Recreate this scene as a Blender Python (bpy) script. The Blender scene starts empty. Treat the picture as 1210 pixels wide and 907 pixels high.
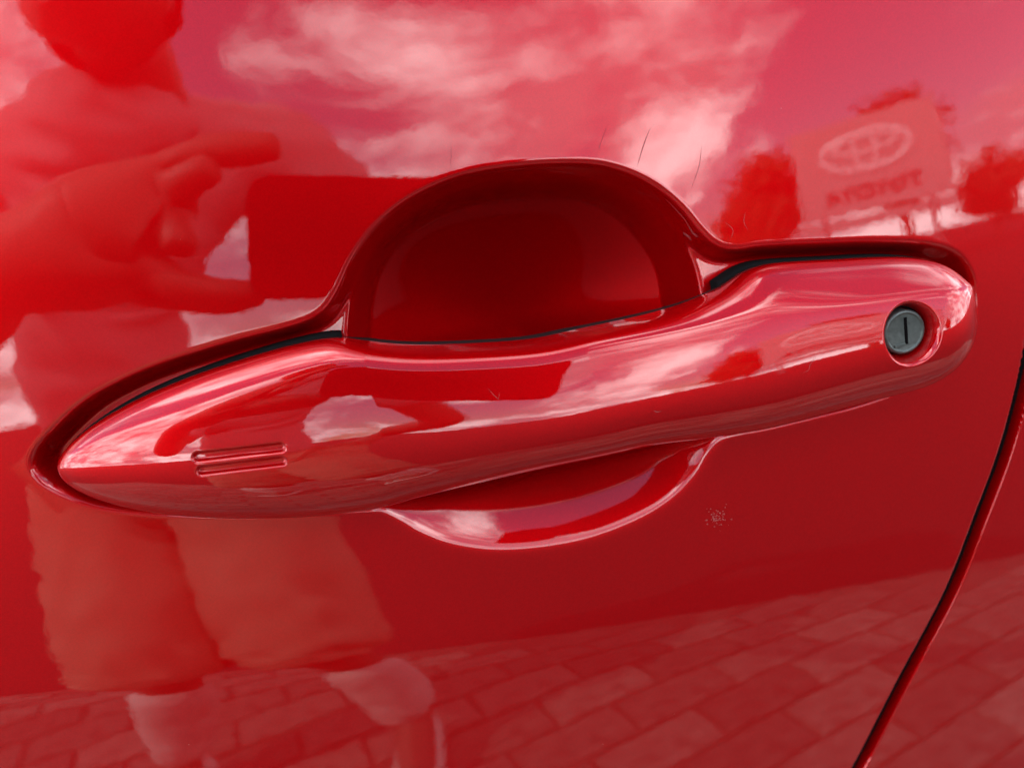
import bpy, bmesh, math, random
import numpy as np
from mathutils import Vector, Matrix

random.seed(7); rng = np.random.default_rng(7)
sc = bpy.context.scene
COL = sc.collection

# ------------------------------------------------------------------ camera, sky, sun, exposure
F_PX, W_PX, H_PX = 900.0, 1210.0, 907.0
ORIGIN = np.array([0.0, 0.0, 0.90])          # middle of the door handle, on the door skin
YAW, PITCH, ROLL, DIST = math.radians(6.0), math.radians(-14.0), math.radians(11.0), 0.213
fwd = np.array([math.sin(YAW)*math.cos(PITCH), math.cos(YAW)*math.cos(PITCH), math.sin(PITCH)])
right0 = np.cross(fwd, [0, 0, 1.0]); right0 /= np.linalg.norm(right0)
up0 = np.cross(right0, fwd)
CR = right0*math.cos(ROLL) - up0*math.sin(ROLL)
CU = up0*math.cos(ROLL) + right0*math.sin(ROLL)
CAM = ORIGIN - fwd*DIST
cam_data = bpy.data.cameras.new("camera")
cam = bpy.data.objects.new("camera", cam_data); COL.objects.link(cam)
cam.matrix_world = Matrix(((CR[0], CU[0], -fwd[0], CAM[0]), (CR[1], CU[1], -fwd[1], CAM[1]),
                           (CR[2], CU[2], -fwd[2], CAM[2]), (0, 0, 0, 1)))
cam_data.sensor_width = 36.0
cam_data.lens = F_PX/W_PX*36.0
cam_data.clip_start = 0.004; cam_data.clip_end = 2000
cam_data.dof.use_dof = True
cam_data.dof.focus_distance = 0.205
cam_data.dof.aperture_fstop = 9.5
sc.camera = cam

SUN_EL, SUN_AZ = math.radians(44), math.radians(-70)      # the sun stands behind the car: its side lies in shade
world = bpy.data.worlds.new("World"); sc.world = world
world.use_nodes = True
wn, wl = world.node_tree.nodes, world.node_tree.links
for n in list(wn): wn.remove(n)
def N(nt, t, **kw):
    n = nt.new(t)
    for k, v in kw.items(): setattr(n, k, v)
    return n
out = N(wn, 'ShaderNodeOutputWorld'); bg = N(wn, 'ShaderNodeBackground')
sky = N(wn, 'ShaderNodeTexSky', sky_type='NISHITA')
sky.sun_disc = False; sky.sun_elevation = SUN_EL; sky.sun_rotation = SUN_AZ
sky.dust_density = 0.2; sky.ozone_density = 3.0
tc = N(wn, 'ShaderNodeTexCoord'); sep = N(wn, 'ShaderNodeSeparateXYZ')
wl.new(tc.outputs['Generated'], sep.inputs[0])
zadd = N(wn, 'ShaderNodeMath', operation='MAXIMUM'); zadd.inputs[1].default_value = 0.0
wl.new(sep.outputs['Z'], zadd.inputs[0])
zb = N(wn, 'ShaderNodeMath', operation='ADD'); zb.inputs[1].default_value = 0.42
wl.new(zadd.outputs[0], zb.inputs[0])
dx = N(wn, 'ShaderNodeMath', operation='DIVIDE'); dy = N(wn, 'ShaderNodeMath', operation='DIVIDE')
wl.new(sep.outputs['X'], dx.inputs[0]); wl.new(zb.outputs[0], dx.inputs[1])
wl.new(sep.outputs['Y'], dy.inputs[0]); wl.new(zb.outputs[0], dy.inputs[1])
comb = N(wn, 'ShaderNodeCombineXYZ'); wl.new(dx.outputs[0], comb.inputs[0]); wl.new(dy.outputs[0], comb.inputs[1])
SEED = 9.1
comb.inputs[2].default_value = SEED
n1 = N(wn, 'ShaderNodeTexNoise'); n1.inputs['Scale'].default_value = 1.5
n1.inputs['Detail'].default_value = 9; n1.inputs['Roughness'].default_value = 0.56; n1.inputs['Distortion'].default_value = 0.5
wl.new(comb.outputs[0], n1.inputs['Vector'])
cov = N(wn, 'ShaderNodeMapRange', interpolation_type='SMOOTHSTEP')
cov.inputs['From Min'].default_value = 0.36; cov.inputs['From Max'].default_value = 0.48
thin = N(wn, 'ShaderNodeMath', operation='MULTIPLY_ADD'); thin.inputs[1].default_value = -0.13
wl.new(zadd.outputs[0], thin.inputs[0]); wl.new(n1.outputs['Fac'], thin.inputs[2]); wl.new(thin.outputs[0], cov.inputs['Value'])
n2 = N(wn, 'ShaderNodeTexNoise'); n2.inputs['Scale'].default_value = 2.8; n2.inputs['Detail'].default_value = 7
n2.inputs['Roughness'].default_value = 0.6
wl.new(comb.outputs[0], n2.inputs['Vector'])
shade = N(wn, 'ShaderNodeValToRGB')
shade.color_ramp.elements[0].position = 0.40; shade.color_ramp.elements[0].color = (4.8, 5.3, 6.5, 1)
shade.color_ramp.elements[1].position = 0.63; shade.color_ramp.elements[1].color = (27, 27.5, 28, 1)
wl.new(n2.outputs['Fac'], shade.inputs['Fac'])
mix = N(wn, 'ShaderNodeMix', data_type='RGBA')
wl.new(cov.outputs[0], mix.inputs['Factor']); wl.new(sky.outputs[0], mix.inputs['A']); wl.new(shade.outputs[0], mix.inputs['B'])
wl.new(mix.outputs['Result'], bg.inputs['Color']); bg.inputs['Strength'].default_value = 0.12
wl.new(bg.outputs[0], out.inputs[0])

sun_d = bpy.data.lights.new("sun", 'SUN'); sun_d.energy = 2.0; sun_d.angle = math.radians(0.6); sun_d.color = (1, 0.95, 0.88)
sun = bpy.data.objects.new("sun", sun_d); COL.objects.link(sun)
sdir = Vector((math.sin(SUN_AZ)*math.cos(SUN_EL), math.cos(SUN_AZ)*math.cos(SUN_EL), math.sin(SUN_EL)))
sun.rotation_euler = sdir.to_track_quat('Z', 'Y').to_euler(); sun.location = (1, 3, 5)

sc.view_settings.view_transform = 'Standard'; sc.view_settings.look = 'None'
sc.view_settings.gamma = 1.0; sc.view_settings.use_curve_mapping = False
sc.view_settings.exposure = 1.3
sc.render.engine = 'CYCLES'
sc.cycles.max_bounces = 8; sc.cycles.use_denoising = True

# ------------------------------------------------------------------ door skin shape and pixel helpers
ALPHA = math.radians(4.0); RX, RZ = 4.5, 1.35
def line_z(pts):                              # z of a line over the door as a function of x
    a = np.array(pts); o = np.argsort(a[:, 0]); return a[o]
CREASE = None
def d_base(x, z):
    """outward bulge of the door skin (metres) over the handle's middle; x along the car, z up"""
    d = -x*x/(2*RX) - z*z/(2*RZ) - math.tan(ALPHA)*z
    if CREASE is not None:
        zc = np.interp(x, CREASE[:, 0], CREASE[:, 1])
        w = np.interp(x, [-0.15, 0.0, 0.12, 0.2], [0.0015, 0.0045, 0.011, 0.015])
        t = (zc - z)/w
        d = d - CREASE_K*w*np.logaddexp(0, np.clip(t, -60, 700))
    return d
CREASE_K = 0.075
def ray(px, py):
    px = np.asarray(px, float); py = np.asarray(py, float)
    v = fwd[None]*F_PX + CR[None]*(px.reshape(-1, 1) - W_PX/2) - CU[None]*(py.reshape(-1, 1) - H_PX/2)
    return v/np.linalg.norm(v, axis=1, keepdims=True)
def unproject(px, py, off=0.0):
    """where the pixel's ray meets the door skin raised by off: (x, z) relative to ORIGIN"""
    v = ray(px, py); off = np.broadcast_to(off, (len(v),)); t = np.full(len(v), DIST)
    for _ in range(30):
        p = CAM + v*t[:, None] - ORIGIN
        f = -p[:, 1] - (d_base(p[:, 0], p[:, 2]) + off)
        t = t + f/np.maximum(v[:, 1], 0.2)
    p = CAM + v*t[:, None] - ORIGIN
    return p[:, [0, 2]]
def project(P):
    q = P - CAM; zc = q@fwd
    return np.stack([W_PX/2 + F_PX*(q@CR)/zc, H_PX/2 - F_PX*(q@CU)/zc], 1)
def reflect(px, py, t):
    """point at distance t along the ray that the door skin sends back from this pixel"""
    xz = unproject([px], [py])[0]; e = 1e-4
    x, z = xz
    gx = (d_base(x+e, z) - d_base(x-e, z))/(2*e); gz = (d_base(x, z+e) - d_base(x, z-e))/(2*e)
    n = np.array([-gx, -1.0, -gz]); n /= np.linalg.norm(n)
    P = ORIGIN + np.array([x, -d_base(x, z), z]); v = ray([px], [py])[0]
    r = v - 2*(v@n)*n
    return P + r*t
CREASE = None
_c = unproject([-700, -300, 0, 300, 600, 1000, 1210, 1500, 1900], [905, 862, 825, 792, 763, 715, 690, 655, 605])
CREASE = line_z(_c)

def dense(pts, n, closed=True, sigma=0.0):
    """Catmull-Rom through pts, resampled evenly to n points and smoothed by sigma (same unit)"""
    P = np.asarray(pts, float); k = len(P); outp = []
    idx = range(k if closed else k-1)
    g = (lambda i: P[i % k]) if closed else (lambda i: P[min(max(i, 0), k-1)])
    for i in idx:
        p0, p1, p2, p3 = g(i-1), g(i), g(i+1), g(i+2)
        for u in np.linspace(0, 1, 24, endpoint=False):
            outp.append(0.5*((2*p1) + (-p0+p2)*u + (2*p0-5*p1+4*p2-p3)*u*u + (-p0+3*p1-3*p2+p3)*u**3))
    if not closed: outp.append(P[-1])
    Q = np.array(outp)
    if closed: Q = np.vstack([Q, Q[:1]])
    s = np.r_[0, np.cumsum(np.linalg.norm(np.diff(Q, axis=0), axis=1))]
    u = np.linspace(0, s[-1], n, endpoint=not closed)
    R = np.stack([np.interp(u, s, Q[:, 0]), np.interp(u, s, Q[:, 1])], 1)
    if sigma > 0:
        h = s[-1]/n; m = int(4*sigma/h)+1; kk = np.exp(-0.5*(np.arange(-m, m+1)*h/sigma)**2); kk /= kk.sum()
        E = np.pad(R, ((m, m), (0, 0)), mode='wrap' if closed else 'reflect', **({} if closed else {'reflect_type': 'odd'}))
        R = np.stack([np.convolve(E[:, j], kk, 'valid') for j in range(2)], 1)
    return R

def polydist(X, Z, poly, closed=True):
    """distance of grid points to a polyline, and the side (inside +, or left-of-line +)"""
    A = poly.astype(np.float32); B = np.roll(A, -1, 0) if closed else A[1:]
    if not closed: A = A[:-1]
    P = np.stack([X.ravel(), Z.ravel()], 1).astype(np.float32)
    best = np.empty(len(P), np.float32); near = np.empty(len(P), np.int32)
    M = (A+B)/2
    m2 = (M*M).sum(1)
    for i in range(0, len(P), 60000):
        q = P[i:i+60000]
        d2 = m2[None] - 2*q@M.T
        near[i:i+60000] = d2.argmin(1)
    res = np.full(len(P), 1e9, np.float32); side = np.zeros(len(P), np.float32)
    for k in (-1, 0, 1):
        j = (near+k) % len(A) if closed else np.clip(near+k, 0, len(A)-1)
        a, b = A[j], B[j]; ab = b-a
        t = np.clip(((P-a)*ab).sum(1)/np.maximum((ab*ab).sum(1), 1e-14), 0, 1)
        c = a+ab*t[:, None]; dd = np.linalg.norm(P-c, axis=1)
        cr = ab[:, 0]*(P[:, 1]-a[:, 1]) - ab[:, 1]*(P[:, 0]-a[:, 0])
        u = dd < res
        res[u] = dd[u]; side[u] = cr[u]
    if closed:
        area = 0.5*np.sum(A[:, 0]*B[:, 1]-B[:, 0]*A[:, 1]); side = side*np.sign(area)
    return (res*np.where(side >= 0, 1, -1)).reshape(X.shape).astype(float)

def blur(G, hx, hz, sigma):
    for ax, h in ((1, hx), (0, hz)):
        m = int(3.5*sigma/h)+1; k = np.exp(-0.5*(np.arange(-m, m+1)*h/sigma)**2); k /= k.sum()
        E = np.pad(G, [(m, m) if a == ax else (0, 0) for a in (0, 1)], mode='edge')
        o = np.zeros_like(G)
        for i, w in enumerate(k):
            sl = [slice(None), slice(None)]; sl[ax] = slice(i, i+G.shape[ax]); o += w*E[tuple(sl)]
        G = o
    return G
def sstep(t):
    t = np.clip(t, 0, 1); return t*t*t*(t*(6*t-15)+10)

# ------------------------------------------------------------------ materials
def principled(name):
    m = bpy.data.materials.new(name); m.use_nodes = True
    return m, m.node_tree.nodes, m.node_tree.links, m.node_tree.nodes['Principled BSDF']
def simple(name, col, rough=0.6, metal=0.0, noise=0.15, scale=40.0, bump=0.0, spec=0.5):
    m, n, l, b = principled(name)
    t = N(n, 'ShaderNodeTexCoord'); no = N(n, 'ShaderNodeTexNoise'); no.inputs['Scale'].default_value = scale
    no.inputs['Detail'].default_value = 6
    l.new(t.outputs['Object'], no.inputs['Vector'])
    r = N(n, 'ShaderNodeMapRange'); r.inputs['To Min'].default_value = 1-noise*2; r.inputs['To Max'].default_value = 1+noise*2
    l.new(no.outputs['Fac'], r.inputs['Value'])
    mx = N(n, 'ShaderNodeMix', data_type='RGBA', blend_type='MULTIPLY'); mx.inputs['Factor'].default_value = 1
    mx.inputs['A'].default_value = (*col, 1); l.new(r.outputs[0], mx.inputs['B']); l.new(mx.outputs['Result'], b.inputs['Base Color'])
    b.inputs['Roughness'].default_value = rough; b.inputs['Metallic'].default_value = metal
    b.inputs['Specular IOR Level'].default_value = spec
    if bump:
        bp = N(n, 'ShaderNodeBump'); bp.inputs['Strength'].default_value = bump; bp.inputs['Distance'].default_value = 0.002
        l.new(no.outputs['Fac'], bp.inputs['Height']); l.new(bp.outputs[0], b.inputs['Normal'])
    return m

def paint_material():
    m, n, l, b = principled("red_metallic_paint")
    t = N(n, 'ShaderNodeTexCoord')
    # metal flakes under the lacquer
    vo = N(n, 'ShaderNodeTexVoronoi'); vo.inputs['Scale'].default_value = 3200
    l.new(t.outputs['Object'], vo.inputs['Vector'])
    fl = N(n, 'ShaderNodeMapRange'); fl.inputs['To Min'].default_value = 0.92; fl.inputs['To Max'].default_value = 1.08
    sp = N(n, 'ShaderNodeSeparateColor'); l.new(vo.outputs['Color'], sp.inputs[0]); l.new(sp.outputs[0], fl.inputs['Value'])
    mx = N(n, 'ShaderNodeMix', data_type='RGBA', blend_type='MULTIPLY'); mx.inputs['Factor'].default_value = 1
    mx.inputs['A'].default_value = (0.50, 0.0004, 0.0020, 1); l.new(fl.outputs[0], mx.inputs['B'])
    # dust specks with a shape of their own
    v2 = N(n, 'ShaderNodeTexVoronoi'); v2.inputs['Scale'].default_value = 150; l.new(t.outputs['Object'], v2.inputs['Vector'])
    s2 = N(n, 'ShaderNodeSeparateColor'); l.new(v2.outputs['Color'], s2.inputs[0])
    rad = N(n, 'ShaderNodeMapRange'); rad.inputs['From Min'].default_value = 0.72; rad.inputs['From Max'].default_value = 1.0
    rad.inputs['To Min'].default_value = 0.0; rad.inputs['To Max'].default_value = 0.026; l.new(s2.outputs[1], rad.inputs['Value'])
    lt = N(n, 'ShaderNodeMath', operation='LESS_THAN'); l.new(v2.outputs['Distance'], lt.inputs[0]); l.new(rad.outputs[0], lt.inputs[1])
    amt = N(n, 'ShaderNodeMath', operation='MULTIPLY'); amt.inputs[1].default_value = 0.55; l.new(lt.outputs[0], amt.inputs[0])
    m2 = N(n, 'ShaderNodeMix', data_type='RGBA'); l.new(amt.outputs[0], m2.inputs['Factor']); l.new(mx.outputs['Result'], m2.inputs['A'])
    m2.inputs['B'].default_value = (0.50, 0.34, 0.28, 1)
    l.new(m2.outputs['Result'], b.inputs['Base Color'])
    b.inputs['Metallic'].default_value = 0.55; b.inputs['Roughness'].default_value = 0.40
    b.inputs['Specular IOR Level'].default_value = 0.0
    b.inputs['Coat Weight'].default_value = 1.0; b.inputs['Coat Roughness'].default_value = 0.012; b.inputs['Coat IOR'].default_value = 1.66
    # orange peel
    o1 = N(n, 'ShaderNodeTexNoise'); o1.inputs['Scale'].default_value = 420; o1.inputs['Detail'].default_value = 1.5
    l.new(t.outputs['Object'], o1.inputs['Vector'])
    o2 = N(n, 'ShaderNodeTexNoise'); o2.inputs['Scale'].default_value = 70; o2.inputs['Detail'].default_value = 2
    l.new(t.outputs['Object'], o2.inputs['Vector'])
    a = N(n, 'ShaderNodeMath', operation='MULTIPLY_ADD'); a.inputs[1].default_value = 4.0
    l.new(o2.outputs['Fac'], a.inputs[0]); l.new(o1.outputs['Fac'], a.inputs[2])
    bp = N(n, 'ShaderNodeBump'); bp.inputs['Strength'].default_value = 1.0; bp.inputs['Distance'].default_value = 0.0000055
    l.new(a.outputs[0], bp.inputs['Height']); l.new(bp.outputs[0], b.inputs['Coat Normal'])
    return m
PAINT = paint_material()
RUBBER = simple("black_rubber", (0.006, 0.006, 0.006), 0.9, noise=0.2, scale=300, spec=0.08)
GAP_DARK = simple("gap_dark", (0.004, 0.003, 0.003), 0.9, spec=0.05)

# ------------------------------------------------------------------ mesh helpers
def link(name, me, mat, parent=None, smooth=True):
    o = bpy.data.objects.new(name, me); COL.objects.link(o)
    if mat and not me.materials: me.materials.append(mat)
    if smooth: me.polygons.foreach_set('use_smooth', np.ones(len(me.polygons), bool))
    if parent: o.parent = parent
    return o
def np_mesh(name, V, Fq, normals=None):
    me = bpy.data.meshes.new(name); V = np.ascontiguousarray(V, np.float32); Fq = np.ascontiguousarray(Fq, np.int32)
    k = Fq.shape[1]
    me.vertices.add(len(V)); me.vertices.foreach_set('co', V.ravel())
    me.loops.add(Fq.size); me.loops.foreach_set('vertex_index', Fq.ravel())
    me.polygons.add(len(Fq)); me.polygons.foreach_set('loop_start', np.arange(0, Fq.size, k, dtype=np.int32))
    me.update(calc_edges=True)
    me.polygons.foreach_set('use_smooth', np.ones(len(Fq), bool))
    if normals is not None: me.normals_split_custom_set_from_vertices(normals.tolist())
    return me
def sub_mesh(name, V, Fq, Nn, keep):
    f = Fq[keep]; used = np.unique(f); mp = np.full(len(V), -1, np.int64); mp[used] = np.arange(len(used))
    return np_mesh(name, V[used], mp[f], Nn[used])
def empty(name, loc=(0, 0, 0)):
    o = bpy.data.objects.new(name, None); o.empty_display_size = 0.05; o.location = loc; COL.objects.link(o); return o
def tag(o, label=None, cat=None, group=None, kind=None):
    for k, v in (('label', label), ('category', cat), ('group', group), ('kind', kind)):
        if v: o[k] = v
    return o
def bm_obj(name, bm, mat, parent=None, smooth=True):
    me = bpy.data.meshes.new(name); bm.normal_update(); bm.to_mesh(me); bm.free()
    return link(name, me, mat, parent, smooth)

# ------------------------------------------------------------------ doors: skins with the handle recess, shut line
RIM = [(38,545),(50,522),(93,480),(140,452),(195,429),(275,404),(345,386),(378,372),(398,346),(418,303),(448,264),(490,232),(550,207),
       (620,196),(695,194),(738,203),(775,221),(806,247),(829,275),(847,291),(868,296),(905,292),(970,289),(1040,287),(1098,290),(1132,301),
       (1149,326),(1152,352),(1148,385),(1133,418),(1106,440),(1056,462),(1001,480),(912,502),(872,509),(852,515),(838,532),(824,556),(798,584),(758,610),
       (700,633),(640,645),(582,648),(530,640),(492,625),(466,609),(446,599),(400,601),(300,607),(200,604),(120,596),(70,579),(45,562)]
CUP = [(404,420),(404,385),(410,345),(424,306),(452,270),(492,240),(552,214),(620,203),(692,201),(734,210),(770,227),(800,252),(822,281),(838,312),
       (846,350),(850,400),(850,450),(848,490),(836,525),(818,555),(792,580),(754,604),(700,625),(640,637),(582,640),(532,632),(494,617),(466,600),(440,570),(420,530),(408,480)]
SEAM = [(1290,-300),(1275,0),(1256,200),(1236,330),(1212,446),(1188,535),(1159,612),(1125,698),(1070,801),(1017,903),(950,1020),(850,1180),(740,1330)]
h = 0.00043
xf = np.arange(-0.150, 0.156, h); zf = np.arange(-0.158, 0.104, h)
def grow(start, end, step):
    o = []; p = start; s = step
    while p < end: s = min(s*1.18, 0.03); p += s; o.append(p)
    return np.array(o)
xs = np.r_[(-grow(-xf[0], 1.15, h))[::-1], xf, grow(xf[-1], 1.3, h)]
zs = np.r_[(-grow(-zf[0], 0.70, h))[::-1], zf, grow(zf[-1], 0.16, h)]
ix0 = int(np.where(xs == xf[0])[0][0]); iz0 = int(np.where(zs == zf[0])[0][0])
X, Z = np.meshgrid(xs, zs); sl = (slice(iz0, iz0+len(zf)), slice(ix0, ix0+len(xf)))
rimP = dense(unproject(*np.array(RIM, float).T), 1100, True, 0.0011)
cupP = dense(unproject(*np.array(CUP, float).T), 700, True, 0.003)
sq_ = unproject(*np.array(SEAM, float).T); dv = sq_[-1]-sq_[-2]; dv /= np.linalg.norm(dv); ex = [sq_[-1]+k*0.08*(dv*(1-k*.09)+np.array([0, -1.0])*k*.09) for k in range(1, 9)]
seamP = dense(np.vstack([sq_, ex]), 900, False, 0.004)
Xf, Zf = X[sl], Z[sl]
S1 = blur(polydist(Xf, Zf, rimP), h, h, 0.0006)
S2 = blur(polydist(Xf, Zf, cupP), h, h, 0.0012)
S2b = blur(np.maximum(S2, 0), h, h, 0.006)
low = np.clip((-0.004 - Zf)/0.03, 0, 1)                          # the cup's lower wall is the gentler one
low = sstep(low)
lowc = low*sstep((S2+0.0065)/0.004)
rec = 0.0080*(1-lowc)*sstep((S1+0.0014)/0.0056)
wall = 0.0068 + 0.0060*low
cup = 0.0150*(1-low)*sstep((S2-0.0004)/wall)
sq = np.clip(S2b/0.050, 0, 1); sp3 = 0.0009*np.logaddexp(0, S1/0.0009); s4 = np.clip(S2b, 0, 0.045); bump_in = ((1-low)*0.95*0.033*(1-np.exp(-s4/0.033)) + 0)*sstep(S2/0.005) + lowc*(0.47*sp3+8*sp3**2)
recess = rec + cup + bump_in
recess = blur(recess, h, h, 0.0004)
RECESS = np.zeros_like(X); RECESS[sl] = recess
inside = np.zeros(X.shape, bool); inside[sl] = S1 > 0.0002
S3 = polydist(X, Z, seamP, closed=False)                          # + on the rear door's side
BASE = d_base(X, Z)

def skin(front):
    if front:
        D = BASE - RECESS - 0.012*sstep((S3+0.0030)/0.0022)
        keep_v = S3 < -0.0007
    else:
        D = BASE - 0.0004 - 0.014*sstep((0.0032-S3)/0.0020)
        keep_v = (S3 > 0.0010) & (X > -0.30)
    V = np.stack([X.ravel(), -D.ravel(), Z.ravel()], 1)
    gz, gx = np.gradient(D, zs, xs)
    Nn = np.stack([-gx.ravel(), -np.ones(D.size), -gz.ravel()], 1); Nn /= np.linalg.norm(Nn, axis=1, keepdims=True)
    nz, nx = D.shape
    i = np.arange(nz*nx).reshape(nz, nx)
    Fq = np.stack([i[:-1, :-1], i[:-1, 1:], i[1:, 1:], i[1:, :-1]], 2).reshape(-1, 4)
    kv = keep_v.ravel()[Fq].all(1)
    return V, Fq, Nn, kv

door = empty("car_door", ORIGIN)
tag(door, "glossy red front car door with handle and key lock", "car door")
V, Fq, Nn, kv = skin(True)
ins = inside.ravel()[Fq].all(1)
link("door_skin", sub_mesh("door_skin", V, Fq, Nn, kv & ~ins), PAINT, door)
r_ob = link("handle_recess", sub_mesh("handle_recess", V, Fq, Nn, kv & ins), PAINT, door)
r_ob['label'] = "deep scooped red finger recess behind the grip"
V, Fq, Nn, kv = skin(False)
rear = empty("car_door", ORIGIN)
tag(rear, "plain red rear door panel beyond the dark shut line", "car door")
link("door_skin", sub_mesh("door_skin", V, Fq, Nn, kv), PAINT, rear)
# black strip added between the doors: blocks leaking light, stands in for gap shade
sp = seamP[::6]; tn = np.gradient(sp, axis=0); tn /= np.linalg.norm(tn, axis=1, keepdims=True); nr = np.stack([-tn[:, 1], tn[:, 0]], 1)
ring = []
for a in np.linspace(0, 2*math.pi, 12, endpoint=False):
    q = sp + nr*(0.0008+0.0022*math.cos(a)); db = d_base(sp[:, 0], sp[:, 1]) - 0.0070 + 0.004*math.sin(a)
    ring.append(np.stack([q[:, 0], -db, q[:, 1]], 1))
ring = np.array(ring); k, m = ring.shape[:2]
idx = np.arange(k*m).reshape(k, m); nxt = np.roll(idx, -1, 0)
link("gap_shade_strip", np_mesh("gap_shade_strip", ring.reshape(-1, 3), np.stack([idx[:, :-1], idx[:, 1:], nxt[:, 1:], nxt[:, :-1]], 2).reshape(-1, 4)), GAP_DARK, rear)

# ------------------------------------------------------------------ the handle
OUT_T = [(62,554),(65,545),(80,526),(110,502),(160,474),(220,449),(280,429),(340,412),(392,403),(430,409),(487,414),(565,412),(638,406),(702,392),
         (767,378),(810,366),(844,352),(866,341),(883,329),(900,319),(930,312),(1000,308),(1060,305),(1098,306),(1124,313),(1140,327),(1148,348),(1150,368)]
OUT_B = [(1148,388),(1141,407),(1127,427),(1104,444),(1070,458),(1000,475),(950,488),(900,500),(860,507),(820,513),(760,521),(700,534),(620,551),(540,571),
         (490,584),(450,596),(400,604),(350,609),(280,611),(220,609),(160,602),(110,590),(76,574),(64,562)]
allp = np.array(OUT_T+OUT_B, float)
offT = np.interp(allp[:, 0], [62, 120, 300, 450, 800, 900, 1080, 1150], [.003, .005, .008, .010, .010, .009, .009, .008])
offB = np.interp(allp[:, 0], [62, 120, 300, 450, 800, 900, 1080, 1150], [.003, .004, .005, .006, .005, .004, .004, .006])
isT = np.arange(len(allp)) < len(OUT_T)
offs = np.where(isT, offT, offB)
hp = dense(unproject(allp[:, 0], allp[:, 1], offs), 3000, True, 0.0016)
iL, iR = hp[:, 0].argmin(), hp[:, 0].argmax()
roll = np.roll(hp, -iL, 0); kR = (iR-iL) % len(hp)
topc, botc = roll[:kR+1], np.vstack([roll[kR:], roll[:1]])[::-1]
xL, xR = hp[iL, 0], hp[iR, 0]
NS, MS = 960, 250
tt = (1-np.cos(np.linspace(0, math.pi, NS)))/2
tt = 0.45*tt + 0.55*np.linspace(0, 1, NS); tt = (tt-tt[0])/(tt[-1]-tt[0])
ee = np.linspace(0, 1, NS)
tt = np.where(ee < .02, tt[19]*(ee/.02)**2, np.where(ee > .98, 1-(1-tt[-20])*((1-ee)/.02)**2, tt)); tt = np.maximum.accumulate(np.clip(tt, 0, 1))
stx = xL + (xR-xL)*np.clip(tt, 2e-4, 1-2e-4)
def mono(c):
    o = np.argsort(c[:, 0], kind='stable'); return c[o]
tc_, bc_ = mono(topc), mono(botc)
zT = np.interp(stx, tc_[:, 0], tc_[:, 1]); zB = np.interp(stx, bc_[:, 0], bc_[:, 1])
# keyed cross-sections: (height fraction, depth fraction); first and last points reach back to the recess floor
SECT = {
 0.00: [(.92,-9),(.985,.0),(1,.3),(.94,.58),(.84,.78),(.76,.87),(.68,.94),(.52,1.0),(.34,.98),(.19,.86),(.07,.62),(0,.32),(.04,.0),(.16,-9)],
 0.15: [(.92,-9),(.985,.0),(1,.28),(.94,.56),(.84,.76),(.76,.85),(.67,.92),(.50,.99),(.33,.99),(.18,.86),(.07,.62),(0,.32),(.04,.0),(.16,-9)],
 0.33: [(.92,-9),(.985,.0),(1,.42),(.975,.66),(.92,.79),(.86,.85),(.72,.92),(.51,.985),(.33,1.0),(.18,.91),(.06,.68),(0,.38),(.04,.0),(.16,-9)],
 0.55: [(.92,-9),(.985,.0),(1,.46),(.985,.68),(.95,.81),(.90,.86),(.74,.92),(.52,.98),(.33,1.0),(.17,.92),(.06,.70),(0,.40),(.04,.0),(.16,-9)],
 0.72: [(.92,-9),(.985,.0),(1,.42),(.965,.66),(.905,.81),(.86,.86),(.72,.92),(.51,.985),(.33,1.0),(.17,.91),(.06,.68),(0,.38),(.04,.0),(.16,-9)],
 0.79: [(.92,-9),(.985,.0),(1,.36),(.91,.60),(.79,.82),(.745,.87),(.67,.91),(.48,.975),(.31,1.0),(.16,.90),(.05,.66),(0,.36),(.04,.0),(.16,-9)],
 0.86: [(.92,-9),(.985,.0),(1,.34),(.88,.56),(.70,.82),(.655,.875),(.59,.915),(.44,.98),(.29,1.0),(.15,.89),(.05,.65),(0,.36),(.04,.0),(.16,-9)],
 0.95: [(.92,-9),(.985,.0),(1,.34),(.89,.56),(.72,.82),(.675,.875),(.61,.915),(.46,.98),(.30,1.0),(.16,.89),(.05,.65),(0,.36),(.04,.0),(.16,-9)],
 1.00: [(.92,-9),(.985,.0),(1,.40),(.95,.62),(.86,.80),(.77,.90),(.66,.965),(.50,1.0),(.34,.975),(.19,.86),(.06,.64),(0,.36),(.04,.0),(.16,-9)],
}
ks = np.array(sorted(SECT)); KA = np.array([SECT[k] for k in ks], float)
tu = np.linspace(0, 1, 2001); CA = np.empty((2001, KA.shape[1], 2))
for j in range(KA.shape[1]):
    for c in range(2):
        y = np.interp(tu, ks, KA[:, j, c]); g = np.exp(-0.5*(np.arange(-180, 181)/36.0)**2); g /= g.sum()
        CA[:, j, c] = np.convolve(np.pad(y, 180, mode='edge'), g, 'valid')
tfrac = (stx-xL)/(xR-xL)
CTL = np.stack([np.stack([np.interp(tfrac, tu, CA[:, j, c]) for j in range(CA.shape[1])], 1) for c in range(2)], 2)
Dk = np.interp(tu, [0, .06, .15, .3, .5, .7, .85, 1], [.0125, .0135, .0160, .0195, .0215, .0205, .0185, .0175])
g = np.exp(-0.5*(np.arange(-240, 241)/80.0)**2); g /= g.sum(); Dk = np.convolve(np.pad(Dk, 240, mode='edge'), g, 'valid')
Dst = np.interp(tfrac, tu, Dk)
dl, dr = stx-xL, xR-stx
def endround(d, L, p=2.0): u = np.clip(1-d/L, 0, 1); return (1-u**p)**(1/p)
Dst = Dst*endround(dl, 0.045, 2.0)*(0.25+0.75*endround(dr, 0.017, 2.3))
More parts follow.
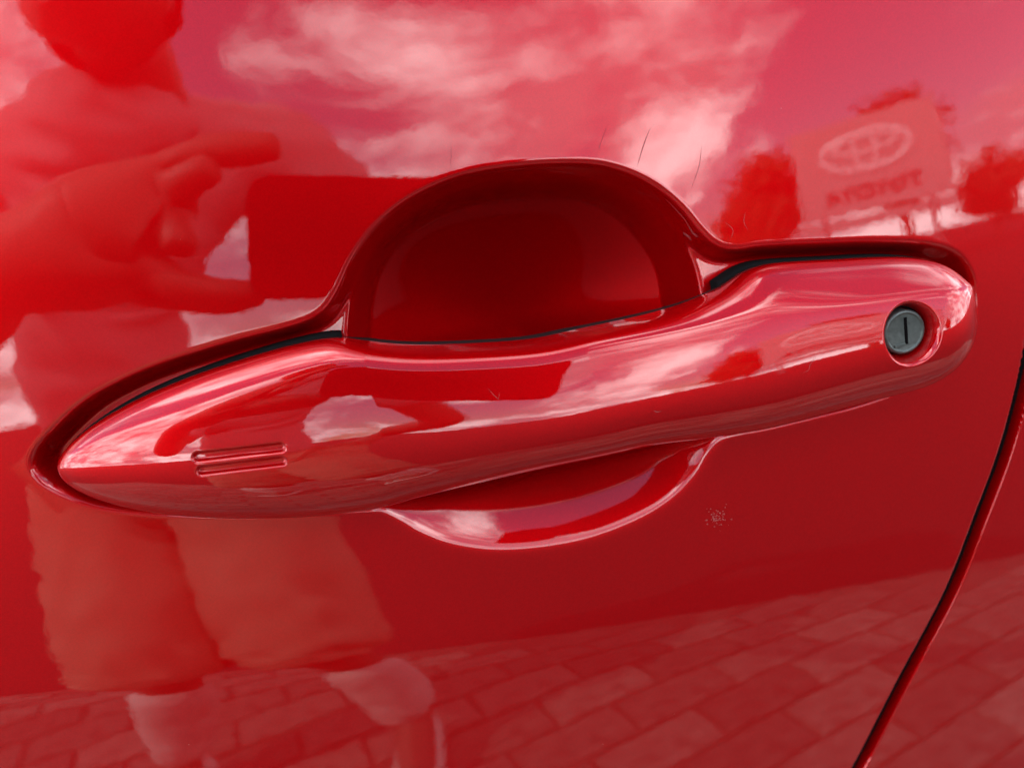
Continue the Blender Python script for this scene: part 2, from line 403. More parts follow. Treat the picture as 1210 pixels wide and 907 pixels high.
def bspline_basis(n, u, p=3):
    kn = np.r_[np.zeros(p), np.linspace(0, 1, n-p+1), np.ones(p)]
    Bm = np.zeros((len(u), len(kn)-1))
    uu = np.clip(u, 0, 1-1e-9)
    for i in range(len(kn)-1): Bm[:, i] = (uu >= kn[i]) & (uu < kn[i+1])
    for q in range(1, p+1):
        nb = np.zeros((len(u), len(kn)-1-q))
        for i in range(nb.shape[1]):
            a = kn[i+q]-kn[i]; b = kn[i+q+1]-kn[i+1]
            if a > 0: nb[:, i] += (uu-kn[i])/a*Bm[:, i]
            if b > 0: nb[:, i] += (kn[i+q+1]-uu)/b*Bm[:, i+1]
        Bm = nb
    return Bm
BS = bspline_basis(CTL.shape[1], np.linspace(0, 1, MS))
BACK = -0.0140
cd = CTL[:, :, 1]*Dst[:, None]; cd[:, 0] = BACK; cd[:, -1] = BACK; cd[:, 1] = -.001; cd[:, -2] = -.001
# the ridge between the top facet and the front face runs straight on where the cap gets wider
RIDGE = np.array([(62,556),(80,538),(120,519),(200,493),(300,461),(400,433),(470,426),(552,426),(638,420),(724,408),(810,392),(900,376),(1006,361),(1087,349),(1130,344),(1152,342)], float)
rg_ = dense(unproject(RIDGE[:, 0], RIDGE[:, 1], np.interp(RIDGE[:, 0], [62, 200, 400, 700, 1150], [.004, .012, .017, .018, .015])), 600, False, 0.005)
Hh = zT-zB; zR_ = np.clip(np.interp(stx, rg_[:, 0], rg_[:, 1]), zB+.55*Hh, zB+.93*Hh)
vr = CTL[:, 5:6, 0]; vv = CTL[:, :, 0]
cz = np.where(np.arange(vv.shape[1])[None] >= 5, zB[:, None]+vv/vr*(zR_-zB)[:, None], zR_[:, None]+(vv-vr)/(1-vr)*(zT-zR_)[:, None])
SZ, SD = cz@BS.T, cd@BS.T
lo_z, hi_z = SZ.min(1, keepdims=True), SZ.max(1, keepdims=True)
SZ = zB[:, None] + (SZ-lo_z)/np.maximum(hi_z-lo_z, 1e-9)*(zT-zB)[:, None]
base_h = d_base(np.repeat(stx[:, None], MS, 1), SZ)
HV = np.stack([np.repeat(stx[:, None], MS, 1), -(SD+base_h), SZ], 2)       # relative to ORIGIN
pp = project(HV.reshape(-1, 3)+ORIGIN).reshape(NS, MS, 2)
def nearest_front(px, py):
    d = (pp[..., 0]-px)**2 + (pp[..., 1]-py)**2 + np.where(SD < 0.002, 1e6, 0)
    return np.unravel_index(d.argmin(), d.shape)
# engraved touch grooves
sink = np.zeros((NS, MS))
def groove(a, b, r, depth):
    A, B = HV[nearest_front(*a)], HV[nearest_front(*b)]; ab = B-A
    t = np.clip(((HV-A)@ab)/(ab@ab), 0, 1); dist = np.linalg.norm(HV-(A+t[..., None]*ab), axis=2)
    return depth*sstep((r-dist)/(r*0.62))
sink += groove((233,541), (331,528.5), 0.00150, 0.00125)
sink += groove((238,556.5), (332,544.5), 0.00145, 0.00125)
# funnel round the key lock
LK = HV[nearest_front(1079, 394)].copy()
rr = np.sqrt((HV[..., 0]-LK[0])**2 + (HV[..., 2]-LK[2])**2)
front = SD > 0.002
FUN_R, FUN_D = 0.0093, 0.0068
sink += np.where(front, FUN_D*sstep((FUN_R-rr)/0.0042), 0)
flat = np.where(front, sstep((FUN_R-0.0019-rr)/0.0018), 0)               # level floor for the lock
HV[..., 1] = HV[..., 1] + sink
HV[..., 1] = HV[..., 1]*(1-flat) + (LK[1]+FUN_D)*flat
i = np.arange(NS*MS).reshape(NS, MS)
Fh = np.stack([i[:-1, :-1], i[1:, :-1], i[1:, 1:], i[:-1, 1:]], 2).reshape(-1, 4)
backf = np.stack([i[:-1, -1], i[1:, -1], i[1:, 0], i[:-1, 0]], 1)
allf = np.vstack([Fh, backf]); isback = SD.ravel()[allf].max(1) < -0.0012
Pq = HV.reshape(-1, 3); du = np.gradient(HV, axis=0); dv_ = np.gradient(HV, axis=1); hn = np.cross(du, dv_).reshape(-1, 3)
hn /= np.maximum(np.linalg.norm(hn, axis=1, keepdims=True), 1e-12)
allf = allf[:, ::-1]
if hn[np.ravel_multi_index((NS//2, MS//2), (NS, MS)), 1] > 0: hn = -hn
handle = link("door_handle", sub_mesh("door_handle", Pq, allf, hn, ~isback), PAINT, door)
PLASTIC = simple("black_plastic", (0.010, 0.007, 0.007), 0.75, noise=0.2, scale=400, spec=0.2)
hb = link("handle_backing", sub_mesh("handle_backing", Pq, allf, hn, isback), PLASTIC, handle)
handle['label'] = "glossy red pull handle with two short grooves and key lock"

# rubber pad under both ends of the handle
def pad_part(x0, x1, grow_by):
    poly = hp.copy(); c = poly.mean(0); tn = np.gradient(poly, axis=0); tn /= np.linalg.norm(tn, axis=1, keepdims=True)
    nr = np.stack([tn[:, 1], -tn[:, 0]], 1); ar = 0.5*np.sum(poly[:, 0]*np.roll(poly[:, 1], -1)-np.roll(poly[:, 0], -1)*poly[:, 1])
    if ar < 0: nr = -nr
    q = poly + nr*grow_by; q = q[(q[:, 0] > x0) & (q[:, 0] < x1)][::6]
    th = np.arctan2(q[:, 1]-q[:, 1].mean(), q[:, 0]-q[:, 0].mean()); q = q[np.argsort(th)]
    k = len(q); bm = bmesh.new(); loops = []
    for off, sc_ in ((-0.0075, 1.0), (-0.0022, 1.0), (-0.0016, 0.985), (-0.0014, 0.95)):
        c = q.mean(0); p = c+(q-c)*sc_; d = d_base(p[:, 0], p[:, 1])+off
        loops.append([bm.verts.new((p[j, 0], -d[j], p[j, 1])) for j in range(k)])
    for a, b in zip(loops[:-1], loops[1:]):
        for j in range(k): bm.faces.new((a[j], a[(j+1) % k], b[(j+1) % k], b[j]))
    bm.faces.new(loops[-1])
    return bm
xq = unproject([405, 850], [400, 330])[:, 0]
bm_obj("gasket", pad_part(xL-0.01, xq[0], 0.0004), RUBBER, handle)
bm_obj("gasket", pad_part(xq[1], xR+0.01, 0.0004), RUBBER, handle)

# key lock: sleeve, cylinder with its slot
METAL = simple("dull_lock_metal", (0.12, 0.135, 0.12), 0.40, 0.6, noise=0.22, scale=700, bump=0.12)
def lathe(prof, n=64):
    bm = bmesh.new(); rings = []
    for r, y in prof:
        if r < 1e-6: rings.append([bm.verts.new((0, y, 0))]); continue
        rings.append([bm.verts.new((r*math.cos(2*math.pi*j/n), y, r*math.sin(2*math.pi*j/n))) for j in range(n)])
    for a, b in zip(rings[:-1], rings[1:]):
        for j in range(n):
            if len(b) == 1: bm.faces.new((a[j], a[(j+1) % n], b[0]))
            else: bm.faces.new((a[j], a[(j+1) % n], b[(j+1) % n], b[j]))
    return bm
LKP = Vector((LK[0], LK[1]+FUN_D, LK[2]))
sl_o = bm_obj("lock_sleeve", lathe([(.0069, 0), (.0069, -.0006), (.0066, -.0012), (.0062, -.0012), (.0060, -.0008), (.0060, .001)]), RUBBER, handle)
sl_o.location = LKP; sl_o.scale = (1.09, 1, 1.09)
cy = bm_obj("lock_cylinder", lathe([(.0058, .001), (.0058, -.0026), (.00565, -.0031), (.0053, -.0034), (.0049, -.00345), (.00485, -.00325), (.0046, -.0032), (0, -.0032)]), METAL, handle)
cy.location = LKP; cy.scale = (1.09, 1, 1.09)
def boxm(name, x0, x1, y0, y1, z0, z1, mat, parent, bev=0.0):
    bm = bmesh.new(); bmesh.ops.create_cube(bm, size=1)
    for v in bm.verts:
        v.co = Vector(((x0+x1)/2+v.co.x*(x1-x0), (y0+y1)/2+v.co.y*(y1-y0), (z0+z1)/2+v.co.z*(z1-z0)))
    if bev: bmesh.ops.bevel(bm, geom=bm.edges[:], offset=bev, segments=3, profile=0.5, affect='EDGES')
    return bm_obj(name, bm, mat, parent, smooth=False)
ks_ = boxm("key_slot", .0000, .00075, -.0034, -.0028, -.0032, .0038, GAP_DARK, handle); ks_.location = LKP; ks_.scale = (1.09, 1, 1.09)
kp = boxm("slot_shutter", -.0031, .0000, -.00360, -.0030, -.0036, -.0029, METAL, handle, 0.00008); kp.location = LKP; kp.scale = (1.09, 1, 1.09)

# ------------------------------------------------------------------ ground: block paving beside the car, road beyond

R = reflect
def np_box(x0, x1, y0, y1, z0, z1):
    v = np.array([(x, y, z) for z in (z0, z1) for y in (y0, y1) for x in (x0, x1)], float)
    f = np.array([(0, 2, 3, 1), (4, 5, 7, 6), (0, 1, 5, 4), (2, 6, 7, 3), (0, 4, 6, 2), (1, 3, 7, 5)])
    return v, f
ASPH = simple("asphalt", (0.022, 0.022, 0.024), 0.95, noise=0.3, scale=30, bump=0.4, spec=0.05)
bm = bmesh.new(); bmesh.ops.create_grid(bm, x_segments=2, y_segments=2, size=400)
g_ob = bm_obj("road", bm, ASPH, smooth=False); g_ob.location = (0, 0, -0.03); tag(g_ob, "dark grey asphalt road", "road", kind='structure')
BED = simple("joint_sand", (0.06, 0.05, 0.042), 0.95, noise=0.3, scale=60)
PX0, PX1, PY0, PY1 = -3.0, 3.0, -2.2, 1.6
EDGE0, EDGEK = -1.24, 0.22                      # where the paving ends towards the road: y = EDGE0 + EDGEK * x
bm = bmesh.new(); pts = [(-2.6, EDGE0-2.6*EDGEK), (2.6, EDGE0+2.6*EDGEK), (2.6, 0.9), (-2.6, 0.9)]
lo_, hi_ = [bm.verts.new((x, y, -0.028)) for x, y in pts], [bm.verts.new((x, y, -0.008)) for x, y in pts]
bm.faces.new(hi_)
for k in range(4): bm.faces.new((lo_[k], lo_[(k+1) % 4], hi_[(k+1) % 4], hi_[k]))
pave = bm_obj("pavement", bm, BED, None, smooth=False)
PROT = math.radians(-17)
tag(pave, "grey block paving beside the car", "paving", kind='structure')
def paver_material():
    m, n, l, b = principled("concrete_paver")
    oi = N(n, 'ShaderNodeObjectInfo'); t = N(n, 'ShaderNodeTexCoord')
    ra = N(n, 'ShaderNodeValToRGB'); e = ra.color_ramp.elements
    e[0].color = (0.06, 0.05, 0.043, 1); e[1].color = (0.14, 0.115, 0.098, 1)
    l.new(oi.outputs['Random'], ra.inputs['Fac'])
    no = N(n, 'ShaderNodeTexNoise'); no.inputs['Scale'].default_value = 35; no.inputs['Detail'].default_value = 8
    l.new(t.outputs['Object'], no.inputs['Vector'])
    r = N(n, 'ShaderNodeMapRange'); r.inputs['From Min'].default_value = .3; r.inputs['From Max'].default_value = .7
    r.inputs['To Min'].default_value = 0.6; r.inputs['To Max'].default_value = 1.35
    l.new(no.outputs['Fac'], r.inputs['Value'])
    mx = N(n, 'ShaderNodeMix', data_type='RGBA', blend_type='MULTIPLY'); mx.inputs['Factor'].default_value = 1
    l.new(ra.outputs[0], mx.inputs['A']); l.new(r.outputs[0], mx.inputs['B']); l.new(mx.outputs['Result'], b.inputs['Base Color'])
    b.inputs['Roughness'].default_value = 0.9
    bp = N(n, 'ShaderNodeBump'); bp.inputs['Strength'].default_value = 0.5; bp.inputs['Distance'].default_value = 0.003
    l.new(no.outputs['Fac'], bp.inputs['Height']); l.new(bp.outputs[0], b.inputs['Normal'])
    return m
PAVER = paver_material()
bm = bmesh.new(); bmesh.ops.create_cube(bm, size=1)
for v in bm.verts: v.co = Vector((v.co.x*0.196, v.co.y*0.096, v.co.z*0.05))
bmesh.ops.bevel(bm, geom=[e for e in bm.edges if all(v.co.z > 0 for v in e.verts)], offset=0.004, segments=1, profile=0.5, affect='EDGES')
brick_me = bpy.data.meshes.new("brick"); bm.to_mesh(brick_me); bm.free(); brick_me.materials.append(PAVER)
spots = []
row = 0; y = PY0 + 0.052
while y < PY1-0.08:
    x = PX0 + 0.105 + (0.101 if row % 2 else 0.0)
    while x < PX1-0.12:
        spots.append((x, y)); x += 0.2025
    y += 0.1025; row += 1
cp_, sp_ = math.cos(PROT), math.sin(PROT)
spots = [(x*cp_-y*sp_, x*sp_+y*cp_) for x, y in spots]
spots = [p for p in spots if abs(p[0]) < 2.5 and EDGE0+EDGEK*p[0]+.08 < p[1] < 0.8]
spots.sort(key=lambda p: (p[0]-0.1)**2*0.6 + (p[1]+0.8)**2)
for x, y in spots[:300]:
    o = bpy.data.objects.new("brick", brick_me); COL.objects.link(o); o.parent = pave
    o.location = (x, y, -0.0252+rng.normal(0, .0012)); o.rotation_euler = (rng.normal(0, .006), rng.normal(0, .004), PROT+rng.normal(0, .006))
bv, bf = [], []
for x, y in spots[300:]:
    v, f = np_box(x-.098, x+.098, y-.048, y+.048, -.05, -0.0008+rng.normal(0, .001)); bf.append(f+8*len(bv)); c_ = np.array([x, y]); q = v[:, :2]-c_; v[:, 0] = x+q[:, 0]*cp_-q[:, 1]*sp_; v[:, 1] = y+q[:, 0]*sp_+q[:, 1]*cp_; bv.append(v)
rest = link("outer_bricks", np_mesh("outer_bricks", np.vstack(bv), np.vstack(bf)), PAVER, pave, smooth=False)
rest.data.polygons.foreach_set('use_smooth', np.zeros(len(rest.data.polygons), bool)); rest['kind'] = 'stuff'

# ------------------------------------------------------------------ the sign and the trees that the paint mirrors
SIGNW = simple("sign_white", (0.48, 0.46, 0.47), 0.5, noise=0.05, scale=3)
SIGNR = simple("sign_red", (0.20, 0.005, 0.01), 0.5, noise=0.05)
SILVER = simple("emblem_silver", (0.92, 0.92, 0.93), 0.35, 0.2, noise=0.05)
GREY = simple("post_grey", (0.25, 0.25, 0.26), 0.5, 0.5)
TS = 20.0
c00, c10, c01 = R(930, 168, TS), R(1104, 112, TS), R(947, 272, TS)
u = c10-c00; u[2] = 0; SW = np.linalg.norm(u); u /= SW; SH = c00[2]-c01[2]
mid = (c00+c10)/2; zt = max(c00[2], c10[2]); 
sign = empty("pylon_sign", (mid[0], mid[1], 0.0)); sign.rotation_euler = (0, 0, math.atan2(u[1], u[0])+math.pi)
tag(sign, "pale roadside sign with oval emblem and red lettering", "sign")
zb_ = zt-SH
boxm("panel", -SW/2, SW/2, -0.08, 0.08, zb_, zt, SIGNW, sign, 0.01)
boxm("plinth", -SW/2, SW/2, -0.05, 0.07, zb_-0.42, zb_-0.12, SIGNW, sign, 0.01)
for sx in (-1, 1): boxm("post", sx*SW*.36-.07, sx*SW*.36+.07, -.06, .06, -0.03, zb_+.02, GREY, sign)
def oval(cx, cz, a, b, w):
    bm = bmesh.new(); n = 72; ro, ri, fo, fi = [], [], [], []
    for j in range(n):
        t = 2*math.pi*j/n; c, s_ = math.cos(t), math.sin(t)
        ro.append(bm.verts.new((cx+a*c, -.085, cz+b*s_))); fo.append(bm.verts.new((cx+(a-w*.35)*c, -.13, cz+(b-w*.35)*s_)))
        fi.append(bm.verts.new((cx+(a-w*.7)*c, -.13, cz+(b-w*.7)*s_))); ri.append(bm.verts.new((cx+(a-w)*c, -.085, cz+(b-w)*s_)))
    for A, B in ((ro, fo), (fo, fi), (fi, ri)):
        for j in range(n): bm.faces.new((A[j], A[(j+1) % n], B[(j+1) % n], B[j]))
    return bm
ez = zb_+SH*.63
em = bm_obj("emblem", oval(0, ez, SW*.31, SH*.24, .17), SILVER, sign)
bm_obj("emblem_oval", oval(0, ez+SH*.06, SW*.23, SH*.11, .13), SILVER, em)
bm_obj("emblem_oval", oval(0, ez-SH*.005, SW*.09, SH*.21, .12), SILVER, em)
fc = bpy.data.curves.new("lettering", 'FONT'); fc.body = "TOYOTA"; fc.align_x = 'CENTER'; fc.size = SH*.19; fc.extrude = .02; fc.offset = .014; fc.space_character = 1.12
fo = bpy.data.objects.new("lettering", fc); COL.objects.link(fo); fo.parent = sign; fo.location = (0, -.105, zb_+SH*.14); fo.rotation_euler = (math.pi/2, 0, 0)
fc.materials.append(SIGNR)
lm = bpy.data.meshes.new_from_object(fo.evaluated_get(bpy.context.evaluated_depsgraph_get())); lm.name = "lettering"
lo = link("lettering", lm, SIGNR, sign, smooth=False); lo.location = fo.location; lo.rotation_euler = fo.rotation_euler
bpy.data.objects.remove(fo); lo.name = "lettering"

BARK = simple("bark", (0.09, 0.07, 0.05), 0.9, scale=20, bump=0.5)
def leaf_mat(name, col):
    m, n, l, b = principled(name); oi = N(n, 'ShaderNodeTexNoise'); oi.inputs['Scale'].default_value = 1.5
    r = N(n, 'ShaderNodeMapRange'); r.inputs['To Min'].default_value = .5; r.inputs['To Max'].default_value = 1.5; l.new(oi.outputs['Fac'], r.inputs['Value'])
    mx = N(n, 'ShaderNodeMix', data_type='RGBA', blend_type='MULTIPLY'); mx.inputs['Factor'].default_value = 1; mx.inputs['A'].default_value = (*col, 1)
    l.new(r.outputs[0], mx.inputs['B']); l.new(mx.outputs['Result'], b.inputs['Base Color']); b.inputs['Roughness'].default_value = .6
    return m
LEAF = leaf_mat("leaf_green", (0.045, 0.075, 0.02))
def tree(label, cx, cy, hgt, rad, n=5000):
    t = empty("tree", (cx, cy, -0.03)); tag(t, label, "tree", group="trees behind the sign")
    bm = bmesh.new(); prev = None
    for k in range(7):
        z = hgt*.75*k/6; r = max(.03, hgt*.03*(1-k/7)); o = rng.normal(0, .05, 2)*(k > 0)
        rg = [bm.verts.new((o[0]+r*math.cos(a), o[1]+r*math.sin(a), z)) for a in np.linspace(0, 2*math.pi, 8, endpoint=False)]
        if prev:
            for j in range(8): bm.faces.new((prev[j], prev[(j+1) % 8], rg[(j+1) % 8], rg[j]))
        prev = rg
    bm_obj("trunk", bm, BARK, t)
    cl = rng.normal(0, 1, (26, 3)); cl /= np.linalg.norm(cl, axis=1, keepdims=True); cl *= rng.uniform(.3, .95, (26, 1))
    cl = cl*[rad, rad, hgt*.38] + [0, 0, hgt*.6]
    c = cl[rng.integers(0, 26, n)] + rng.normal(0, 1, (n, 3))*rad*.2
    c[:, 2] = np.clip(c[:, 2], hgt*.12, hgt)
    a = rng.normal(0, 1, (n, 3)); a /= np.linalg.norm(a, axis=1, keepdims=True); b = np.cross(a, rng.normal(0, 1, (n, 3))); b /= np.linalg.norm(b, axis=1, keepdims=True)
    s_ = rad*.085
    q = np.stack([c-a*s_, c+b*s_*.6, c+a*s_, c-b*s_*.6], 1)
    link("crown", np_mesh("crown", q.reshape(-1, 3), np.arange(4*n).reshape(n, 4)), LEAF, t, smooth=False)
def at_dist(px, dist):
    a, b = R(px[0], px[1], 0), R(px[0], px[1], 1); d = b-a; k = dist/math.hypot(d[0], d[1]); return a+d*k
for px, dist, rad, lab in (((893, 165), 24, 1.5, "dark leafy tree standing beside the sign"), ((1035, 90), 27, 1.6, "tall tree rising behind the sign"),
                           ((870, 215), 23, 1.2, "low bushy tree next to the tree beside the sign"), ((1160, 175), 30, 1.3, "small round tree on the open side of the sign")):
    p = at_dist(px, dist); tree(lab, p[0], p[1], p[2]+.03, rad)

# ------------------------------------------------------------------ the photographer and the phone
SKIN = simple("skin", (0.12, 0.058, 0.04), 0.55, noise=0.06, scale=30)
SHIRT = simple("grey_shirt", (0.30, 0.29, 0.32), 0.9, noise=0.12, scale=14, bump=0.3, spec=0.2)
SHORTS = simple("tan_shorts", (0.28, 0.20, 0.14), 0.9, noise=0.15, scale=18, bump=0.3, spec=0.2)
HAIR = simple("dark_hair", (0.03, 0.02, 0.015), 0.6, noise=0.3, scale=80)
SHOE_SHIN = simple("shoe", (0.5, 0.48, 0.45), 0.7)  # pale shoes; also the covers that stand in for sunlit shins
BLACK = simple("phone_glass", (0.01, 0.01, 0.012), 0.15)
def skinned(name, joints, edges, mat, parent=None, sub=2, root=0):
    """joints: list of (xyz, radius or (rx, ry)); grows one smooth surface along the edges"""
    me = bpy.data.meshes.new(name); me.from_pydata([tuple(j[0]) for j in joints], edges, [])
    o = bpy.data.objects.new(name, me); COL.objects.link(o)
    o.modifiers.new("skin", 'SKIN').use_smooth_shade = True
    sv = me.skin_vertices[0].data
    for k, j in enumerate(joints):
        r = j[1]; sv[k].radius = (r, r) if np.isscalar(r) else r
        sv[k].use_root = (k == root)
    ss = o.modifiers.new("sub", 'SUBSURF'); ss.levels = sub; ss.render_levels = sub
    dg = bpy.context.evaluated_depsgraph_get(); ev = o.evaluated_get(dg)
    m2 = bpy.data.meshes.new_from_object(ev); m2.name = name
    bpy.data.objects.remove(o); bpy.data.meshes.remove(me)
    return link(name, m2, mat, parent)
from mathutils import noise as mnoise
def rumple(o, amp, freq):
    """cloth folds: ridges pressed into the surface along its normals"""
    me = o.data; nn = [v.normal.copy() for v in me.vertices]
    for v, n_ in zip(me.vertices, nn):
        p = Vector((v.co.x*freq, v.co.y*freq, v.co.z*freq*1.6+v.co.x*freq*.7)); w = mnoise.noise(p*.6)
        k = 1-2*abs(mnoise.noise(p+Vector((w, w*1.7, 0))*1.2)); k2 = mnoise.noise(p*2.3)
        v.co += n_*amp*(k*.7+k2*.3-.3)
    return o
class Rig:
    def __init__(s): s.j, s.e, s.n = [], [], {}
    def add(s, key, p, r, to=None):
        s.n[key] = len(s.j); s.j.append((p, r))
        if to is not None: s.e.append((s.n[to], s.n[key]))
    def chain(s, to, pts, key):
        for k, (p, r) in enumerate(pts): s.add(f"{key}{k}", p, r, to); to = f"{key}{k}"
pel = np.array([-0.50, -1.02, 0.80])
che = np.array([-0.415, -0.80, 1.24]); nec = np.array([-0.30, -0.72, 1.35])
hd = R(108, -12, 0.72)
sL, sR = np.array([-0.55, -0.74, 1.22]), np.array([-0.15, -0.80, 1.27])
eL = np.array([-0.50, -0.47, 0.97]); wL = R(0, 316, 0.27)
eR = np.array([-0.06, -1.02, 0.98]); wR = np.array([-0.24, -1.17, 0.90])
kL, kR_ = np.array([-0.50, -0.76, 0.46]), np.array([-0.285, -0.76, 0.46])
aL, aR = np.array([-0.58, -0.76, 0.09]), np.array([-0.195, -0.74, 0.09])
b = Rig()
b.add('pel', pel, (.10, .085)); b.add('bel', (pel+che)/2+np.array([-.06, 0, -.03]), (.088, .08), 'pel'); b.add('che', che, (.095, .085), 'bel')
b.add('nec', nec, .05, 'che'); b.add('jaw', nec*.3+hd*.7+np.array([0, .01, .0]), .056, 'nec'); b.add('hd', hd, (.076, .084), 'jaw'); b.add('top', hd+np.array([0, -.02, .07]), .06, 'hd')
b.add('nose', hd+np.array([0, .092, -.020]), .011, 'hd'); b.add('nosetip', hd+np.array([0, .108, -.030]), .010, 'nose')
for q_ in (-1, 1): b.add(f'ear{q_}', hd+np.array([q_*.082, -.005, -.01]), (.012, .024), 'hd')
b.add('sL', sL, .058, 'che'); b.add('eL', eL, .044, 'sL'); b.add('wL', wL, (.027, .03), 'eL')
b.add('pmL', R(90, 288, 0.245), (.034, .042), 'wL'); b.add('kn', R(165, 255, 0.234), (.032, .042), 'pmL')
b.add('pp', R(192, 268, .230), (.024, .032), 'kn')
b.chain('kn', [(R(200, 200, .228), .0125), (R(245, 180, .222), .0115), (R(292, 176, .216), .0105), (R(334, 172, .212), .0085)], 'index')
b.chain('kn', [(R(205, 225, .220), .0120), (R(232, 205, .212), .0110), (R(262, 196, .208), .0100)], 'middle')
b.chain('kn', [(R(205, 270, .220), .0120), (R(214, 285, .210), .0110), (R(212, 300, .206), .0100)], 'ring')
b.chain('pmL', [(R(180, 315, .226), .0130), (R(205, 335, .216), .0120), (R(245, 346, .212), .0105), (R(285, 350, .210), .0090)], 'little')
b.chain('pmL', [(R(150, 330, .252), .0160), (R(215, 345, .246), .0140), (R(275, 352, .240), .0125), (R(318, 345, .236), .0095)], 'thumb')
b.add('sR', sR, .058, 'che'); b.add('eR', eR, .044, 'sR'); b.add('wR', wR, .028, 'eR'); b.add('pmR', wR+np.array([-.05, .05, -.045]), (.036, .022), 'wR')
for q, dxx in enumerate((-.03, -.011, .008, .026)):
    o_ = wR+np.array([-.07+dxx, .085, -.08]); b.chain('pmR', [(o_, .0095), (o_+np.array([-.01, .028, -.03]), .0085), (o_+np.array([-.015, .04, -.06]), .0075)], f'rf{q}')
b.chain('pmR', [(wR+np.array([-.095, .04, -.04]), .011), (wR+np.array([-.12, .06, -.055]), .009)], 'rth')
for s_, kk, aa in (('L', kL, aL), ('R', kR_, aR)):
    hip = pel+np.array([-.10 if s_ == 'L' else .10, .02, -.05])
    b.add('hip'+s_, hip, .075, 'pel'); b.add('kn'+s_, kk, .060, 'hip'+s_); b.add('ca'+s_, kk*.55+aa*.45+np.array([0, -.02, 0]), .054, 'kn'+s_)
    b.add('an'+s_, aa, .036, 'ca'+s_); b.add('ft'+s_, aa+np.array([0, .15, -.05]), (.035, .024), 'an'+s_)
person = skinned("person", b.j, b.e, SKIN)
tag(person, "person in grey shirt and tan shorts leaning forward holding a phone", "person")
t = Rig()
t.add('pel', pel+np.array([0, 0, -.02]), (.145, .125)); t.add('bel', (pel+che)/2+np.array([-.06, 0, -.03]), (.12, .12), 'pel'); t.add('che', che, (.13, .125), 'bel'); t.add('nec', nec*.7+hd*.3+np.array([0, .02, .0]), .092, 'che')
for s_, sh, el in (('L', sL, eL), ('R', sR, eR)):
    t.add('s'+s_, sh, .082, 'che'); t.add('e'+s_, sh*.3+el*.7, .078, 's'+s_)
rumple(skinned("shirt", t.j, t.e, SHIRT, person, sub=3), .020, 11.0)
t = Rig(); t.add('pel', pel, (.15, .13))
for s_, kk, aa in (('L', kL, aL), ('R', kR_, aR)):
    hip = pel+np.array([-.10 if s_ == 'L' else .10, .02, -.05])
    t.add('hip'+s_, hip, .122, 'pel'); t.add('th'+s_, hip*.45+kk*.55, .124, 'hip'+s_); t.add('kn'+s_, kk, .116, 'th'+s_); t.add('sh'+s_, kk*.72+aa*.28, .112, 'kn'+s_)
so = skinned("shorts", t.j, t.e, SHORTS, person, sub=3)
bm = bmesh.new(); bm.from_mesh(so.data)                       # straight open hems
bmesh.ops.bisect_plane(bm, geom=bm.verts[:]+bm.edges[:]+bm.faces[:], plane_co=(0, 0, .40), plane_no=(0, 0, 1), clear_inner=True)
bm.to_mesh(so.data); bm.free()
rumple(so, .030, 13.0)
bm = bmesh.new(); bmesh.ops.create_uvsphere(bm, u_segments=32, v_segments=20, radius=1)
for v in list(bm.verts):
    if v.co.z < 0.15 and v.co.y > -0.2: bm.verts.remove(v)
for v in bm.verts:
    k = 1+.04*math.sin(9*v.co.x+5*v.co.z)*math.cos(7*v.co.y); v.co = Vector((v.co.x*.092*k, v.co.y*.106*k-.012, v.co.z*.115*k+.02))
hr = bm_obj("hair", bm, HAIR, person); hr.location = hd
for s_, aa in (('L', aL), ('R', aR)):
    t = Rig(); t.add('a', aa+np.array([0, -.04, -.05]), (.043, .036)); t.add('b', aa+np.array([0, .06, -.052]), (.044, .034), 'a'); t.add('c', aa+np.array([0, .17, -.062]), (.042, .024), 'b')
    skinned("shoe", t.j, t.e, SHOE_SHIN, person)
    kk = kL if s_ == 'L' else kR_
    t = Rig(); t.add('a', aa, .052); t.add('b', kk*.4+aa*.6+np.array([0, -.015, 0]), .072, 'a'); t.add('c', kk*.62+aa*.38, .072, 'b')
    rumple(skinned("sunlit_shin", t.j, t.e, SHOE_SHIN, person, sub=3), .006, 18.0)  # pale cover added over the bare shin, standing in for sunlit skin
EYE = simple("eye_dark", (0.05, 0.04, 0.035), 0.2); LIP = simple("lip", (0.25, 0.07, 0.06), 0.5)
for q_ in (-1, 1):
    bm = bmesh.new(); bmesh.ops.create_uvsphere(bm, u_segments=14, v_segments=8, radius=.011)
    eo = bm_obj("eye", bm, EYE, person); eo.location = hd+np.array([q_*.031, .074, .006])
bm = bmesh.new(); bmesh.ops.create_uvsphere(bm, u_segments=16, v_segments=8, radius=1)
mo = bm_obj("mouth", bm, LIP, person); mo.scale = (.024, .008, .006); mo.location = hd+np.array([0, .076, -.058])
# phone, its lens at the camera
pc = [R(px, py, 0.2) for px, py in ((287, 217), (650, 217), (287, 350))]
fn = -fwd
bmp = bmesh.new(); bmesh.ops.create_cube(bmp, size=1)
PW, PH = 0.160, 0.074
for v in bmp.verts: v.co = Vector((v.co.x*PW, v.co.y*PH, v.co.z*.008))
bmesh.ops.bevel(bmp, geom=[e for e in bmp.edges if abs(e.verts[0].co.z-e.verts[1].co.z) > .004], offset=.014, segments=6, profile=0.5, affect='EDGES')
phone = bm_obj("smartphone", bmp, BLACK, None, smooth=False)
PC = CAM - fwd*0.012 - CR*0.010 + CU*0.028
phone.matrix_world = Matrix(((CR[0], CU[0], -fwd[0], PC[0]), (CR[1], CU[1], -fwd[1], PC[1]), (CR[2], CU[2], -fwd[2], PC[2]), (0, 0, 0, 1)))
tag(phone, "black smartphone held sideways in the person's hand", "smartphone")
print("PHONE", [np.round(((p-CAM)@CR, (p-CAM)@CU, (p-CAM)@fwd), 3) for p in pc])

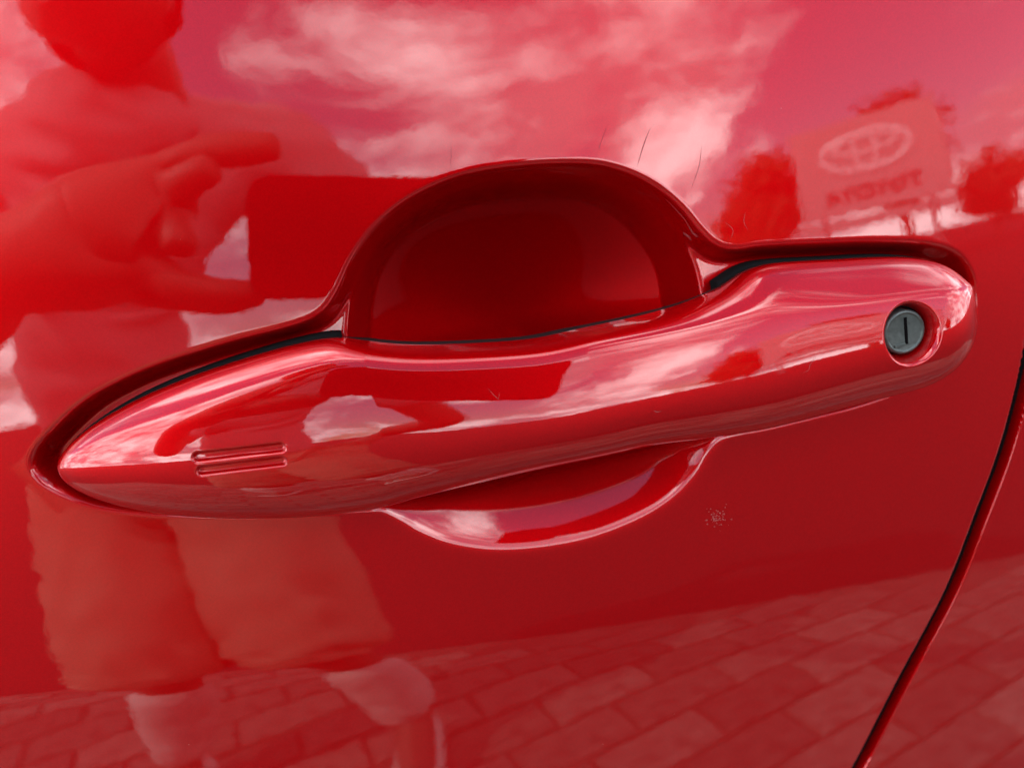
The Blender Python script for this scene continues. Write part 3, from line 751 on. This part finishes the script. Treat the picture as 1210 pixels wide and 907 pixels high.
# ------------------------------------------------------------------ scratches and a smudge on the paint
SCRD = simple("scratch_dark", (0.22, 0.004, 0.008), 0.6); SCRL = simple("scratch_pale", (0.38, 0.10, 0.09), 0.7)
def ribbon(P, Nrm, w, mat, parent):
    P = np.asarray(P); tg = np.gradient(P, axis=0); sd = np.cross(tg, Nrm); sd /= np.linalg.norm(sd, axis=1, keepdims=True)
    ww = 0.7*w*np.sin(np.linspace(0.15, math.pi-0.15, len(P)))[:, None]/2
    V = np.vstack([P+sd*ww, P-sd*ww]); n = len(P); i = np.arange(n-1)
    o = link("scratch", np_mesh("scratch", V, np.stack([i, i+1, n+i+1, n+i], 1)), mat, parent); return o
def door_scratch(pts, w, mat):
    q = dense(unproject(*np.array(pts, float).T), 24, False); d = d_base(q[:, 0], q[:, 1])+0.00005
    ribbon(np.stack([q[:, 0], -d, q[:, 1]], 1), np.tile([0, -1.0, 0], (24, 1)), w, mat, door)
door_scratch([(717,150),(712,163),(706,180)], .00016, SCRD); door_scratch([(768,152),(761,170),(753,196)], .00030, SCRD)
door_scratch([(829,172),(826,196),(817,222)], .00016, SCRD); door_scratch([(533,167),(533,185),(532,200)], .00012, SCRD)
door_scratch([(881,250),(879,262),(884,272)], .00012, SCRL); door_scratch([(856,262),(866,272),(862,285)], .00012, SCRL)
def handle_scratch(pts, w, mat):
    ii = [nearest_front(*p) for p in pts]; P = np.array([HV[k] for k in ii])+[0, -.00006, 0]
    P = np.stack([np.interp(np.linspace(0, len(P)-1, 30), np.arange(len(P)), P[:, c]) for c in range(3)], 1)
    Nr = np.tile([0, -1.0, -0.1], (30, 1)); ribbon(P, Nr, w, mat, handle)
handle_scratch([(965,414),(962,424),(957,431),(955,437),(948,441)], .00015, SCRL)
handle_scratch([(576,458),(583,466),(588,471),(590,464)], .00012, SCRL); handle_scratch([(772,485),(776,487),(782,485)], .0002, SCRL)
bm = bmesh.new()
for k in range(70):
    px, py = 848+rng.normal(0, 6), 612+rng.normal(0, 6); q = unproject([px], [py])[0]; r = rng.uniform(.00006, .00022)
    y = -(d_base(q[0], q[1])+0.00004); c = bm.verts.new((q[0], y, q[1])); rg = [bm.verts.new((q[0]+r*math.cos(a), y, q[1]+r*math.sin(a))) for a in np.linspace(0, 2*math.pi, 6, endpoint=False)]
    for j in range(6): bm.faces.new((c, rg[j], rg[(j+1) % 6]))
sm = bm_obj("dust_smudge", bm, SCRL, door); sm['kind'] = 'stuff'
